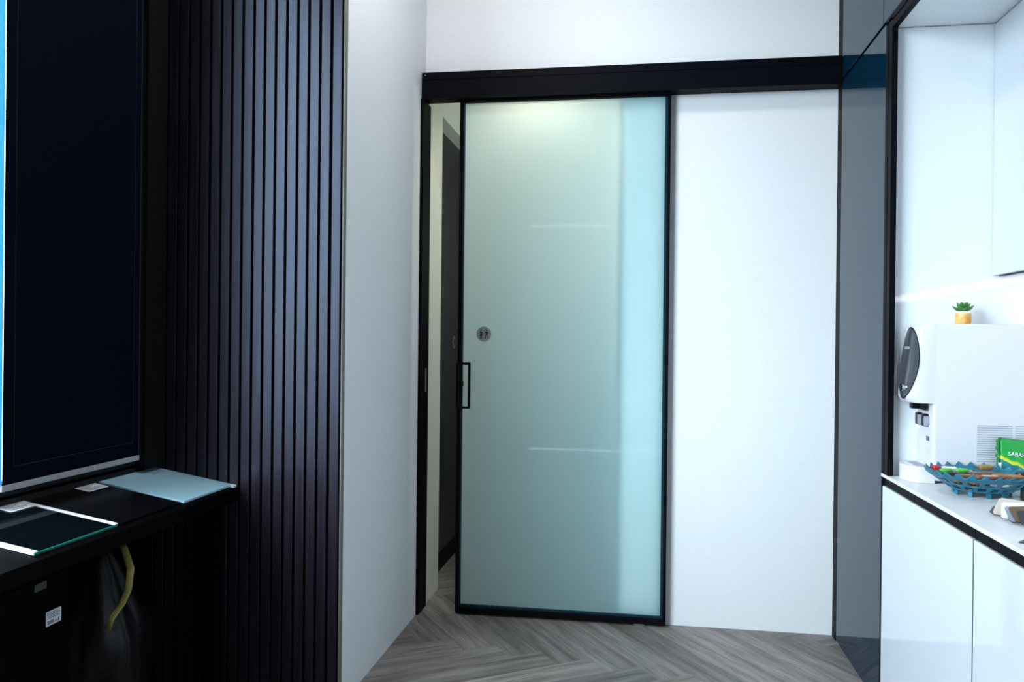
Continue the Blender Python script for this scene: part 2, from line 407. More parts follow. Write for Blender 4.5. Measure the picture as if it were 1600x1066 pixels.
struct('trim_3', B((XG+.06, -1.875, YB, YS+.0, .0, .872)), M['dark'], 'dark window sill behind the sloping desk')

struct('trim_6', B((-1.812, -1.800, .95, 2.690, .852, .904), (XG+.06, -1.800, .95, 2.690, .872, .882)), M['dark'], 'dark ledge between the blind and the sloping desk')
bl = thing('roller_blind', 'dark navy roller blind with a grey bottom rail over the window', 'blind', (-1.79, 2.37, .902))
obj('blind_fabric', B((-1.793, -1.790, 2.060, 2.690, .914, 3.39)), M['blind'], bl)
obj('bottom_rail', B((-1.798, -1.785, 2.050, 2.691, .899, .917), bev=.001, seg=1), M['rail'], bl, label='pale grey bottom rail')
obj('backlit_outline', B((-1.7899, -1.7890, 2.657, 2.6585, .967, 3.39), (-1.7899, -1.7890, 2.098, 2.0995, .967, 3.39), (-1.7899, -1.7890, 2.098, 2.6585, .9655, .967)), mat('backlit_outline_navy', (.006, .011, .024), .8), bl)  # paler lines painted as the backlit window frame outline through the fabric
obj('blue_edge_strip', B((-1.803, -1.797, 2.040, 2.062, .905, 3.39)), frosted('blue_strip_film', (.25, .55, .80), (.16, .46, .78), .7), bl, label='pale blue translucent strip added at the blind edge')  # added strip, backlit by the sky to show a pale blue band
bm = bmesh.new(); cyl(bm, (-1.825, 2.37, 3.37), .028, .62, 'y', 24); obj('roller_tube', bm, M['rail'], bl)

# ------------------------------------------------------------------ sloping display desk
SL = math.tan(math.radians(9.6)); XF, ZF = -1.465, .790
def zs(x): return ZF + (XF-x)*SL
dk = thing('display_desk', 'black sloping display desk below the blind, against the slatted wall', 'desk', (-1.66, 2.0, 0))
y0, y1 = .95, YS-.003
bm = bmesh.new(); prism(bm, [(XF, ZF-.045), (XF, ZF), (-1.872, zs(-1.872)), (-1.872, zs(-1.872)-.04), (XF-.05, ZF-.045)], 'y', y0, y1); obj('desk_top', bm, M['desk'], dk)
for y in (1.50, 2.74): obj('leg', B((XF-.10, XF-.05, y, y+.05, 0, ZF-.046)), M['desk'], dk)
for y in (1.50, 2.74): obj('leg', B((-1.865, -1.815, y, y+.05, 0, ZF-.0)), M['desk'], dk)
obj('side_panel', B((-1.865, XF-.10, y0, y0+.02, 0, ZF-.046)), M['desk'], dk)
obj('back_panel', B((-1.873, -1.866, y0, y1, .0, .80)), M['desk'], dk)

def slab_on_slope(xa, xb, ya, yb, h0, h1, bev=0):
    """flat plate lying on the sloping top; x from back (xa) to front (xb)"""
    c, s = math.cos(math.radians(9.6)), math.sin(math.radians(9.6))
    bm = bmesh.new(); P = []
    for (x, y) in ((xa, ya), (xb, ya), (xb, yb), (xa, yb)): P.append(Vector((x, y, zs(x))))
    nrm = Vector((s, 0, c))
    lo = [bm.verts.new(p + nrm*h0) for p in P]; hi = [bm.verts.new(p + nrm*h1) for p in P]
    bm.faces.new(list(reversed(lo))); bm.faces.new(hi)
    for i in range(4): bm.faces.new((lo[i], lo[(i+1) % 4], hi[(i+1) % 4], hi[i]))
    bmesh.ops.recalc_face_normals(bm, faces=bm.faces[:]); return bm
def join(*bms):
    out = bmesh.new()
    for b in bms:
        me = bpy.data.meshes.new('tmp'); b.to_mesh(me); b.free(); out.from_mesh(me); bpy.data.meshes.remove(me)
    return out
def printed_label(parent, ya, yb, h, name='paper_label'):
    lab = obj(name, slab_on_slope(-1.803, -1.749, ya, yb, h, h+.0006), M['white'], parent, label='small white printed label')
    lines = [slab_on_slope(-1.798+.009*i, -1.795+.009*i, ya+.012, yb-.012-.02*(i % 3), h+.0006, h+.0009) for i in range(5)]
    obj('print', join(*lines), M['ink'], lab)
G = 'glass sample squares on the sloping desk'
gs = thing('glass_sample', 'clear dark glass sample with two bright white edges, nearest on the black desk', 'glass sample', (-1.65, 1.99, zs(-1.65)), G)
obj('glass_sheet', slab_on_slope(-1.803, -1.495, 1.835, 2.138, .001, .007), mat('dark_sample_glass', (.002, .004, .006), .03, spec=.5), gs)
obj('edge_strip', join(slab_on_slope(-1.803, -1.495, 2.138, 2.152, .001, .009)), M['edge_white'], gs, label='bright white edge strip')
obj('edge_strip', join(slab_on_slope(-1.803, -1.495, 1.821, 1.835, .001, .009)), M['edge_white'], gs, label='bright white edge strip')
obj('front_edge', slab_on_slope(-1.495, -1.4925, 1.821, 2.150, .001, .007), mat('green_cut_edge', (.02, .22, .17), .2), gs, label='green cut glass edge')
printed_label(gs, 2.042, 2.136, .0085)
gs = thing('glass_sample', 'black glass sample with a small white label, middle of the three on the desk', 'glass sample', (-1.65, 2.32, zs(-1.65)), G)
obj('glass_sheet', slab_on_slope(-1.803, -1.493, 2.165, 2.478, .001, .006), mat('black_sample_glass', (.003, .003, .004), .25, spec=.25), gs)
printed_label(gs, 2.371, 2.470, .0062)
gs = thing('glass_sample', 'pale frosted blue green glass sample lying against the slatted wall', 'glass sample', (-1.65, 2.65, zs(-1.65)), G)
obj('glass_sheet', slab_on_slope(-1.802, -1.489, 2.489, 2.8125, .001, .008), mat('pale_sample_glass', (.44, .72, .82), .16, spec=.5), gs)
bmx = []
for i in range(5):
    for j in range(7):
        if rnd.random() < .72: bmx.append(slab_on_slope(-1.790+.010*i, -1.784+.010*i, 2.712+.012*j, 2.720+.012*j+.003*rnd.random(), .008, .0084))
obj('print', join(*bmx), mat('grey_etched_print', (.20, .26, .28), .5), gs, label='faint grey printed label')
obj('corner_clip', slab_on_slope(-1.489, -1.474, 2.793, 2.8125, .001, .009), M['edge_white'], gs)

# under the desk
eb = thing('equipment_box', 'black box with a white barcode label under the sloping desk', 'box', (-1.72, 1.95, 0))
obj('body', B((-1.845, -1.602, 1.72, 2.02+.07, 0, .685), bev=.006), M['blk_plastic'] if False else M['desk'], eb)
lb = obj('barcode_label', B((-1.602, -1.6005, 2.000, 2.058, .547, .587)), M['white'], eb, label='white barcode label')
bars = bmesh.new(); yy = 2.005
while yy < 2.030:
    wd = rnd.choice((.0008, .0016, .0012)); box(bars, -1.6005, -1.6001, yy, yy+wd, .551, .561); yy += wd+.0012
for i in range(4): box(bars, -1.6005, -1.6001, 2.004, 2.052-.006*(i % 2), .567+.0045*i, .5688+.0045*i)
for i in range(3): box(bars, -1.6005, -1.6001, 2.034+.006*i, 2.0375+.006*i, .551, .556+.002*i)
obj('print', bars, M['ink'], lb)
obj('hand_slot', B((-1.602, -1.6003, 1.955, 2.00, .655, .675)), M['grey_plastic'] if False else mat('dim_grey', (.05, .05, .05), .6), eb)

bag = thing('plastic_bag', 'crumpled black plastic bag with a dull yellow strap under the desk', 'bag', (-1.64, 2.28, 0))
bm = bmesh.new(); bmesh.ops.create_uvsphere(bm, u_segments=40, v_segments=28, radius=1)
r2 = random.Random(3); ph = [r2.uniform(0, 6.28) for _ in range(6)]
for v in bm.verts:
    a = math.atan2(v.co.y, v.co.x); t = (v.co.z+1)/2
    wob = 1 + .06*math.sin(5*a+ph[0]+4*t) + .04*math.sin(11*a+ph[1]-7*t) + .03*math.sin(17*a+9*t+ph[2])
    rad = (.17 if t < .62 else .17*(1-(t-.62)/.38*.62))
    q = math.sqrt(max(0, 1-v.co.z**2)); q = q**.55
    v.co = Vector((-1.66+math.cos(a)*rad*q*wob*.88, 2.285+math.sin(a)*rad*q*wob, .005+t*.70))
obj('bag_film', bm, M['bag'], bag, smooth=True)
bm = bmesh.new(); tube(bm, [(-1.555, 2.26, .715), (-1.535, 2.245, .70), (-1.495, 2.215, .655), (-1.485, 2.19, .60), (-1.487, 2.165, .565), (-1.488, 2.135, .548), (-1.488, 2.115, .535), (-1.490, 2.105, .51)], .006, 8, flat=(.011, .003))
obj('yellow_strap', bm, M['yellow'], bag, smooth=True, label='dull yellow strap')

# ------------------------------------------------------------------ right-hand joinery
GAP = .003
tc = thing('tall_cabinet', 'tall glossy slate blue cabinet standing beside the far wall', 'cabinet', (1.24, 3.53, 0))
obj('carcass', B((XR+.02, XN-.002, 3.235, YF-.002, 0, CEIL-.002)), M['black'], tc)
obj('cabinet_door', B((XR, XR+.02, 3.190, 3.862, .004, 2.532), bev=.001, seg=1), M['cab_dark'], tc, label='glossy slate blue lower door')
obj('cabinet_door', B((XR, XR+.02, 3.232, 3.862, 2.545, CEIL-.004), bev=.001, seg=1), M['cab_dark'], tc, label='glossy slate blue upper door')
obj('filler_strip', B((XR-.001, XR+.02, 3.864, YF-.001, 0, CEIL-.004)), M['black'], tc, label='black filler strip against the wall')
obj('side_panel', B((XR+.021, XN-.003, 3.1905, 3.232, 0, 2.499), (XR+.021, XN-.003, 3.150, 3.1905, .8705, 2.499)), M['niche_lit_white'], tc, label='glossy white inner side of the niche')
# black frame profile round the niche
fp = thing('niche_frame', 'black aluminium frame profile around the white counter niche', 'frame', (XR, 3.15, .87))
obj('upright', B((XR-.002, XR+.018, 3.158, 3.186, .872, 2.532), (XR+.003, XR+.018, 3.150, 3.158, .872, 2.532), (XR-.002, XR+.018, 3.112, 3.150, .872, 2.532)), M['black'], fp)
obj('top_rail', B((XR-.002, XR+.018, .70, 3.186, 2.520, 2.541), (XR+.003, XR+.018, .70, 3.15, 2.514, 2.520), (XR-.002, XR+.018, .70, 3.112, 2.490, 2.514)), M['black'], fp)
# overhead cabinets
for i, (a, b, lab) in enumerate(((2.37, 3.229, 'glossy slate overhead cabinet above the niche, next to the tall cabinet'), (1.52, 2.367, 'second glossy slate overhead cabinet out from the far wall'), (.68, 1.517, 'glossy slate overhead cabinet nearest the viewer'))):
    oc = thing('overhead_cabinet', lab, 'cabinet', (1.24, (a+b)/2, 2.50), 'overhead cabinets')
    obj('carcass', B((XR+.02, XN-.003, a, b, 2.502, CEIL-.003)), M['niche_lit_white'], oc, label='white underside')
    obj('cabinet_door', B((XR, XR+.0195, a+.001, b-.001, 2.545, CEIL-.004), bev=.001, seg=1), M['cab_dark'], oc)
# wall cabinets hung inside the niche
for i, (a, b, lab) in enumerate(((2.36, 3.148, 'glossy white wall cabinet over the water dispenser'), (1.52, 2.357, 'second glossy white wall cabinet over the counter'), (.68, 1.517, 'glossy white wall cabinet nearest the viewer'))):
    wc = thing('wall_cabinet', lab, 'cabinet', (1.43, (a+b)/2, 1.603), 'white wall cabinets')
    obj('carcass', B((1.262, XN-.003, a, b, 1.603, 2.500)), M['cab_white'], wc)
    obj('cabinet_door', B((1.240, 1.261, a+.001, b-.001, 1.597, 2.498), bev=.0015, seg=1), M['cab_white'], wc)
    obj('light_strip', B((1.43, 1.455, a+.002, b-.002, 1.590, 1.6025)), M['led'], wc, label='glowing light strip')
    obj('edge_profile', B((1.2615, 1.285, a+.002, b-.002, 1.5955, 1.6025)), M['black'], wc)
# base cabinets and worktop
for i, (a, b, lab) in enumerate(((2.347, 3.176, 'glossy white base cabinet under the water dispenser'), (1.502, 2.344, 'second glossy white base cabinet, under the colour samples'), (.66, 1.499, 'glossy white base cabinet nearest the viewer'))):
    bc = thing('base_cabinet', lab, 'cabinet', (1.24, (a+b)/2, 0), 'white base cabinets')
    obj('carcass', B((XR+.02, XN-.003, a, b, .10, .855)), M['black'], bc, label='dark cabinet body')  # body coloured black so the door gaps read as shaded
    obj('cabinet_door', B((XR, XR+.019, a+.002, b-.0025, .02, .826), bev=.0012, seg=1), M['cab_white'], bc)
    obj('grip_profile', B((XR+.006, XR+.019, a, b, .828, .857)), M['black'], bc, label='black recessed grip profile')
    for ya, yb in ((a, a+.0019), (b-.0024, b)): obj('gap_shade_strip', B((XR+.0008, XR+.019, ya, yb, .02, .826)), M['black'], bc, label='black strip standing in for the gap shade beside the door')  # black strips stand in for the shade between the doors
    obj('plinth', B((XR+.03, XR+.06, a, b, 0, .099)), M['black'], bc)
wt = obj('worktop', B((XR-.002, XN-.003, .66, 3.1885, .858, .870), bev=.0015, seg=1), M['marble']); tag(wt, 'thin white marble worktop on the base cabinets', 'worktop')
tag(obj('end_panel', B((XR-.001, XN-.003, 3.1775, 3.1885, 0, .857)), M['black']), 'narrow black end strip between base cabinet and tall cabinet', 'panel')

# ------------------------------------------------------------------ water dispenser
WZ = .870
wd = thing('water_dispenser', 'white countertop water dispenser with a dark oval control panel', 'water dispenser', (1.19, 3.085, WZ))
yc, hw = 3.063, .0845
obj('body', B((.992, 1.43, yc-hw, yc+hw, WZ+.008, 1.420), bev=.010, seg=3), M['white_plastic'], wd)
edge_smooth(wd.children[-1])
def xf(s, z): return .917 + .10*(z-1.15) + (.020 if s < 0 else .004)*s*s
def head():
    bm = bmesh.new(); NS, NZ = 40, 14; z0, z1 = 1.145, 1.419; grid = []
    for j in range(NZ+1):
        t = j/NZ; z = z0+(z1-z0)*t; row = []
        rt = .018*max(0, (t-.9)/.1)**2 + .012*max(0, (.08-t)/.08)**2
        for i in range(NS+1):
            s = -1+2*i/NS; row.append(bm.verts.new((min(.9945, xf(s, z)+rt+.032*max(0, (abs(s)-.88)/.12)**2), yc+s*(hw-.0006), z)))
        grid.append(row)
    for j in range(NZ):
        for i in range(NS): bm.faces.new((grid[j][i], grid[j+1][i], grid[j+1][i+1], grid[j][i+1]))
    bk = [[bm.verts.new((1.0, yc+(-1+2*i/NS)*(hw-.0006), z)) for i in range(NS+1)] for z in (z0, z1)]
    for i in range(NS):
        bm.faces.new((grid[0][i], grid[0][i+1], bk[0][i+1], bk[0][i])); bm.faces.new((grid[NZ][i+1], grid[NZ][i], bk[1][i], bk[1][i+1]))
    for side in (0, NS):
        bm.faces.new([grid[j][side] for j in range(NZ+1)] + [bk[1][side], bk[0][side]])
    bm.faces.new([bk[0][0], bk[0][NS], bk[1][NS], bk[1][0]])
    bmesh.ops.recalc_face_normals(bm, faces=bm.faces[:]); return bm
edge_smooth(obj('spout_head', head(), M['white_plastic'], wd), 35)
def oval(sc, sz, cz, off, cs=0.):
    bm = bmesh.new(); K, R = 48, 6; rings = []; c = bm.verts.new((xf(cs, cz)-off, yc+cs*hw, cz))
    for r_ in range(1, R+1):
        rings.append([bm.verts.new((xf(cs+sc*r_/R*math.cos(k*2*PI/K), cz+sz*r_/R*math.sin(k*2*PI/K))-off*(1 if r_ < R else .2), yc+(cs+sc*r_/R*math.cos(k*2*PI/K))*hw, cz+sz*r_/R*math.sin(k*2*PI/K))) for k in range(K)])
    for k in range(K): bm.faces.new((c, rings[0][k], rings[0][(k+1) % K]))
    for A, D in zip(rings, rings[1:]):
        for k in range(K): bm.faces.new((A[k], D[k], D[(k+1) % K], A[(k+1) % K]))
    bmesh.ops.recalc_face_normals(bm, faces=bm.faces[:])
    return bm
cp = obj('control_panel', oval(.89, .122, 1.282, .004), M['dgrey_gloss'], wd, smooth=True, label='dark grey oval control panel')
obj('panel_rim', oval(.93, .127, 1.282, .002), M['black'], wd, smooth=True)
bm = bmesh.new(); cyl(bm, (xf(.0, 1.195)-.007, yc-.01, 1.195), .015, .012, 'x', 28); kb = obj('dial', bm, M['chrome'], cp, label='chrome dial')
bm = bmesh.new(); cyl(bm, (xf(.0, 1.195)-.0145, yc-.01, 1.198), .010, .006, 'x', 24); obj('dial_cap', bm, M['blk_plastic'], kb)
Mt = Matrix.Translation((xf(0, 1.335)-.0060, yc-.005, 1.335)) @ Matrix(((0, 0, -1, 0), (-1, 0, 0, 0), (0, 1, 0, 0), (0, 0, 0, 1)))
obj('logo', text_bm('CUCKOO', .013, Mt), M['lightgrey'], cp)
for i, y in enumerate((yc+.035, yc-.03)):
    obj('spout', B((.955+.014*i, .985, y-.016, y+.016, 1.118, 1.146), bev=.004), M['blk_plastic'], wd, label='black spout')
    obj('lever', B((.974, .992, y-.015, y+.015, 1.062, 1.106), bev=.005), M['blk_plastic'], wd, label='black push lever')
    obj('lever_scale', B((.9735, .9918, y-.0195, y-.0158, 1.066, 1.098)), M['grey_plastic'], wd)
obj('rating_sticker', B((.9914, .9922, yc-.05, yc-.018, 1.012, 1.028)), M['ink'], wd)
obj('small_print', B((.9915, .9922, yc-.045, yc-.02, .985, .987), (.9915, .9922, yc-.045, yc-.024, .975, .977), (.9915, .9922, yc-.045, yc-.02, .965, .967)), M['lightgrey'], wd)
bm = bmesh.new(); pts = []
for i in range(25):
    s = -1+2*i/24; pts.append((.913+.030*s*s+.012*max(0, (abs(s)-.85)/.15)**2, yc+s*hw))
pts += [(1.0, yc+hw), (1.0, yc-hw)]
prism(bm, pts, 'z', WZ+.001, .925); edge_smooth(obj('drip_tray', bm, M['white_plastic'], wd), 30)
bm = bmesh.new()
for i in range(7): box(bm, .950+.005*i, .9525+.005*i, yc-.06, yc+.06, .925, .9262)
obj('tray_grille', bm, M['grey_plastic'], wd)
for (a, b) in ((1.132, 1.243), (1.252, 1.362)):
    bm = bmesh.new()
    for i in range(17): box(bm, a, b, yc-hw-.0008, yc-hw+.001, .950+.0076*i, .9535+.0076*i)
    obj('vent_grille', bm, M['grey_plastic'], wd)

# ------------------------------------------------------------------ succulent on the dispenser
pz = 1.4215; px, py = 1.118, 3.075
pp = thing('potted_succulent', 'tiny green succulent in a yellow and white pot on the water dispenser', 'plant', (px, py, pz))
def lathe(prof, c, seg=32):
    bm = bmesh.new(); rings = [[bm.verts.new((c[0]+r*math.cos(k*2*PI/seg), c[1]+r*math.sin(k*2*PI/seg), c[2]+z)) for k in range(seg)] for r, z in prof]
    for A, D in zip(rings, rings[1:]):
        for k in range(seg): bm.faces.new((A[k], A[(k+1) % seg], D[(k+1) % seg], D[k]))
    bm.faces.new(list(reversed(rings[0]))); bm.faces.new(rings[-1]); bmesh.ops.recalc_face_normals(bm, faces=bm.faces[:]); return bm
edge_smooth(obj('pot', lathe([(.0235, 0), (.0255, .004), (.026, .036)], (px, py, pz)), M['pot'], pp))
edge_smooth(obj('pot_rim', lathe([(.0265, .036), (.0275, .038), (.0275, .043), (.024, .043), (.023, .040)], (px, py, pz)), M['pot_white'], pp))
def leaf(az, tilt, ln, wdt, z):
    bm = bmesh.new(); bmesh.ops.create_uvsphere(bm, u_segments=12, v_segments=10, radius=1)
    for v in bm.verts:
        t = (v.co.x+1)/2
        w = math.sin(PI*min(1, t**.85))**.8*(1 if t < .7 else 1-.35*(t-.7)/.3)
        v.co = Vector((t*ln, v.co.y*wdt*w if abs(v.co.y) > 0 else 0, v.co.z*wdt*.38*w + .35*ln*t*t*.5))
    R = Matrix.Rotation(az, 4, 'Z') @ Matrix.Rotation(-tilt, 4, 'Y')
    bm.transform(Matrix.Translation((px, py, pz+z)) @ R); return bm
for n_, tl_, ln, wdt, z, a0 in ((8, .34, .044, .0125, .042, .1), (7, .80, .040, .0125, .044, .5), (5, 1.15, .032, .011, .046, .2)):
    for k in range(n_): obj('leaf', leaf(a0+k*2*PI/n_, tl_+.08*math.sin(3*k), ln, wdt, z), M['leaf'], pp, smooth=True)

# ------------------------------------------------------------------ teal basket and sweets
bx, by, bz = 1.081, 2.806, WZ
bk = thing('fruit_basket', 'teal plastic basket with a pointed rim and oval holes on the worktop', 'basket', (bx, by, bz))
def basket():
    bm = bmesh.new(); NA = 108
    rows = [(0.0, .0165), (.050, .0160), (.078, .0165), (.088, .0190), (.093, .0215), (.113, .035), (.120, .040), (.141, .055), (.1475, .0595), (.1575, .065), (.1615, .067)]
    grid = []
    for j, (r, z) in enumerate(rows):
        if r == 0: grid.append([bm.verts.new((bx, by, bz+z))]); continue
        row = []
        for k in range(NA):
            a = k*2*PI/NA; up = 0; rr_ = r
            if j == len(rows)-1:
                s = (k % 4); up = .021 if s == 0 else (.003 if s in (1, 3) else 0); rr_ += .006 if s == 0 else 0
            row.append(bm.verts.new((bx+rr_*math.cos(a), by+rr_*math.sin(a), bz+z+up)))
        grid.append(row)
    for k in range(NA): bm.faces.new((grid[0][0], grid[1][k], grid[1][(k+1) % NA]))
    for j in range(1, len(rows)-1):
        for k in range(NA):
            if j == 4 and (k % 6) in (1, 2, 3, 4): continue
            if j == 6 and (k % 6) in (4, 5, 0, 1): continue
            bm.faces.new((grid[j][k], grid[j+1][k], grid[j+1][(k+1) % NA], grid[j][(k+1) % NA]))
    bmesh.ops.recalc_face_normals(bm, faces=bm.faces[:]); return bm
o = obj('shell', basket(), M['teal'], bk, smooth=True)
m_ = o.modifiers.new('thickness', 'SOLIDIFY'); m_.thickness = .0042; m_.offset = 0
m_ = o.modifiers.new('round', 'SUBSURF'); m_.levels = 1; m_.render_levels = 1
for k in range(10):
    a = k*2*PI/10+.2
    bm = bmesh.new(); box(bm, -.007, .007, -.004, .004, 0, .024, bev=.001, seg=1)
    bm.transform(Matrix.Translation((bx+.080*math.cos(a), by+.080*math.sin(a), bz)) @ Matrix.Rotation(a+PI/2, 4, 'Z')); obj('foot', bm, M['teal'], bk)

def sweet(label, c, L_, W_, H_, rz, m1, m2=None, tilt=0., twist=True, band=None):
    """wrapped sweet or bar: pillow body with crimped ends"""
    t = thing('wrapped_sweet', label, 'sweet', c, 'sweets in the teal basket')
    R = Matrix.Translation(c) @ Matrix.Rotation(rz, 4, 'Z') @ Matrix.Rotation(tilt, 4, 'Y')
    bm = bmesh.new(); bmesh.ops.create_uvsphere(bm, u_segments=20, v_segments=14, radius=1, matrix=Matrix.Rotation(PI/2, 4, 'Y'))
    for v in bm.verts:
        f = lambda q, p: math.copysign(abs(q)**p, q)
        v.co = Vector((f(v.co.x, .6)*L_/2, f(v.co.y, .55)*W_/2, f(v.co.z, .7)*H_/2+H_/2))
    bm.transform(R); obj('wrapper', bm, m1, t, smooth=True)
    for s in (-1, 1):
        bm = bmesh.new(); n = 9; lo, hi = [], []
        e = L_*.16 if not twist else L_*.30
        for i in range(n):
            q = -1+2*i/(n-1); zz = H_/2 + (.0022 if i % 2 else -.0022)
            lo.append((s*L_*.46, q*W_*(.40 if not twist else .16), H_/2)); hi.append((s*(L_*.46+e), q*W_*.47, zz))
        for th in (0,):
            A = [bm.verts.new(p) for p in lo]; D = [bm.verts.new(p) for p in hi]
            for i in range(n-1): bm.faces.new((A[i], A[i+1], D[i+1], D[i]))
        bmesh.ops.solidify(bm, geom=bm.faces[:], thickness=.0008)
        bm.transform(R); obj('wrapper_end', bm, m2 or m1, t)
    if band:
        bm = bmesh.new(); box(bm, -L_*.24, L_*.24, -W_*.30, W_*.30, H_*.93, H_*1.015); bm.transform(R); obj('printed_band', bm, band, t)
    return t
w = dict(
 green=mat('green_foil', (.06, .36, .03), .3, noise=(.10, .50, .06), nscale=70), red=mat('red_foil', (.55, .02, .03), .25),
 brown=mat('brown_foil', (.10, .035, .018), .28, noise=(.16, .06, .03), nscale=40), copper=mat('copper_foil', (.34, .15, .055), .3, noise=(.24, .09, .03), nscale=50),
 whitep=mat('white_wrapper', (.7, .7, .68), .4), blackp=mat('black_wrapper', (.01, .01, .012), .3), gold=mat('gold_print', (.45, .28, .06), .35),
 mixed=mat('speckled_wrapper', (.40, .03, .03), .3, noise=(.08, .28, .05), nscale=90), cream=mat('cream_print', (.6, .5, .35), .5))
zb = bz+.046
sweet('round red sweet at the left end of the teal basket', (.958, 2.850, bz+.066), .022, .017, .017, .3, w['red'])
sweet('green foil sweet behind the red one, left end of the basket', (.985, 2.835, bz+.060), .042, .022, .016, .5, w['green'])
sweet('white wrapped sweet with a black band near the left end of the basket', (1.006, 2.868, bz+.064), .048, .026, .014, -.1, w['whitep'], band=w['blackp'])
sweet('green and white twist sweet right of the black banded one', (1.035, 2.840, bz+.062), .040, .020, .014, .2, w['green'], w['whitep'])
sweet('dark brown foil bar lying across the middle of the basket', (1.030, 2.765, bz+.054), .085, .034, .014, -.15, w['brown'], twist=False)
sweet('brown and copper bar with a cream stripe, front middle of the basket', (1.075, 2.728, bz+.058), .088, .032, .014, .08, w['brown'], w['copper'], twist=False, band=w['cream'])
sweet('long dark brown bar behind the copper bar', (1.095, 2.800, bz+.060), .100, .032, .013, .1, w['brown'], twist=False)
sweet('red and green speckled sweet at the back of the basket', (1.120, 2.880, bz+.066), .045, .026, .020, .2, w['mixed'])
sweet('copper foil bar on the right side of the basket', (1.140, 2.760, bz+.060), .090, .038, .014, -.05, w['copper'], twist=False)
sweet('black wrapped sweet beside the copper bar, right end of the basket', (1.195, 2.790, bz+.062), .050, .030, .018, .7, w['blackp'])
sweet('copper brown sweet low in the basket behind its front holes', (1.062, 2.772, bz+.032), .070, .034, .016, .5, w['copper'], twist=False)
sweet('white wrapped sweet low in the basket behind its front holes', (1.118, 2.762, bz+.032), .055, .030, .016, -.4, w['whitep'])
sweet('red foil sweet low in the basket on the left', (1.000, 2.775, bz+.036), .050, .028, .016, .9, w['mixed'])
sweet('dark brown bar low in the middle of the basket', (1.075, 2.815, bz+.030), .095, .040, .018, .0, w['brown'], twist=False)
sweet('black wrapped sweet low at the back of the basket', (1.040, 2.890, bz+.038), .060, .034, .018, .2, w['blackp'])

# ------------------------------------------------------------------ green tea packet standing in the basket
def tea_material():
    m = bpy.data.materials.new('green_packet_print'); m.use_nodes = True; nt = m.node_tree; N = nt.nodes; L = nt.links; b = N['Principled BSDF']
    uv = N.new('ShaderNodeUVMap'); uv.uv_map = 'print'; sp = N.new('ShaderNodeSeparateXYZ'); L.new(uv.outputs[0], sp.inputs[0])
    # hill outline: v - (a + b sin(u)) drives the bands
    no = N.new('ShaderNodeTexNoise'); no.noise_dimensions = '1D'; no.inputs['Scale'].default_value = 5; L.new(sp.outputs[0], no.inputs['W'])
    ml = N.new('ShaderNodeMath'); ml.operation = 'MULTIPLY_ADD'; ml.inputs[1].default_value = .42; ml.inputs[2].default_value = 0; L.new(sp.outputs[0], ml.inputs[0])
    ad = N.new('ShaderNodeMath'); ad.operation = 'ADD'; L.new(sp.outputs[1], ad.inputs[0]); L.new(ml.outputs[0], ad.inputs[1])
    a2 = N.new('ShaderNodeMath'); a2.operation = 'MULTIPLY_ADD'; a2.inputs[1].default_value = -.16; L.new(no.outputs['Fac'], a2.inputs[0]); L.new(ad.outputs[0], a2.inputs[2])
    r = N.new('ShaderNodeValToRGB'); r.color_ramp.interpolation = 'LINEAR'; e = r.color_ramp.elements
    e[0].position = 0; e[0].color = (.015, .15, .16, 1); e[1].position = .485; e[1].color = (.02, .19, .20, 1)
    for p, c in ((.50, (.55, .62, .03, 1)), (.545, (.50, .60, .03, 1)), (.575, (.015, .30, .05, 1)), (1., (.012, .27, .045, 1))):
        q = e.new(p); q.color = c
    L.new(a2.outputs[0], r.inputs[0]); L.new(r.outputs[0], b.inputs['Base Color']); b.inputs['Roughness'].default_value = .32
    return m
tp = thing('tea_packet', 'green tea packet with a yellow and teal hill print standing behind the basket', 'packet', (1.275, 2.952, bz))
bm = bmesh.new(); uvl = bm.loops.layers.uv.new('print'); NU, NV = 28, 16
x0_, x1_, z0_, z1_ = 1.188, 1.374, bz+.001, bz+.168
def pk(u, v, s):
    x = x0_+(x1_-x0_)*u; z = z0_+(z1_-z0_)*v
    bul = (max(0, math.sin(PI*min(1, max(0, (u-.05)/.9))))**.5)*(max(0, math.sin(PI*min(1, max(0, v)))))**.6
    wr = .0012*math.sin(19*u+5*v)+.001*math.sin(31*v-7*u)
    z += .004*math.sin(PI*u*1.0) * 0 - .03*u*v*.6
    return Vector((x+.004*math.sin(40*v)*(1-u)**8*.5, 2.953 + s*(.0145*bul+wr*bul) + .006*v, z))
V = {}
for s in (-1, 1):
    for i in range(NU+1):
        for j in range(NV+1): V[s, i, j] = bm.verts.new(pk(i/NU, j/NV, s))
    for i in range(NU):
        for j in range(NV):
            f = bm.faces.new((V[s, i, j], V[s, i+1, j], V[s, i+1, j+1], V[s, i, j+1]))
            for l, (a, b_) in zip(f.loops, ((i, j), (i+1, j), (i+1, j+1), (i, j+1))): l[uvl].uv = (a/NU, b_/NV)
bmesh.ops.remove_doubles(bm, verts=bm.verts[:], dist=.0003); bmesh.ops.recalc_face_normals(bm, faces=bm.faces[:])
obj('pouch', bm, tea_material(), tp, smooth=True)
bm = bmesh.new(); 
for j in range(13):
    v = .04+.92*j/13; p = pk(0, v, 1); box(bm, p.x-.0030-.0012*(j % 3), p.x+.002, p.y-.0010, p.y+.0010, p.z, p.z+.0112)
obj('crimped_seal', bm, mat('green_seal', (.012, .25, .05), .4), tp)
Mt = Matrix.Translation((1.262, 2.9415, bz+.111)) @ Matrix.Rotation(math.radians(5.5), 4, 'Y') @ Matrix.Rotation(PI/2-.03, 4, 'X')
tb = text_bm('SABAH TEA', .0185, Mt, depth=.0006)
obj('lettering', tb, mat('white_print', (.8, .85, .8), .5), tp)
obj('white_corner', B((1.1885, 1.198, 2.9485, 2.9515, bz+.062, bz+.084)), mat('white_print_patch', (.78, .8, .78), .5), tp)

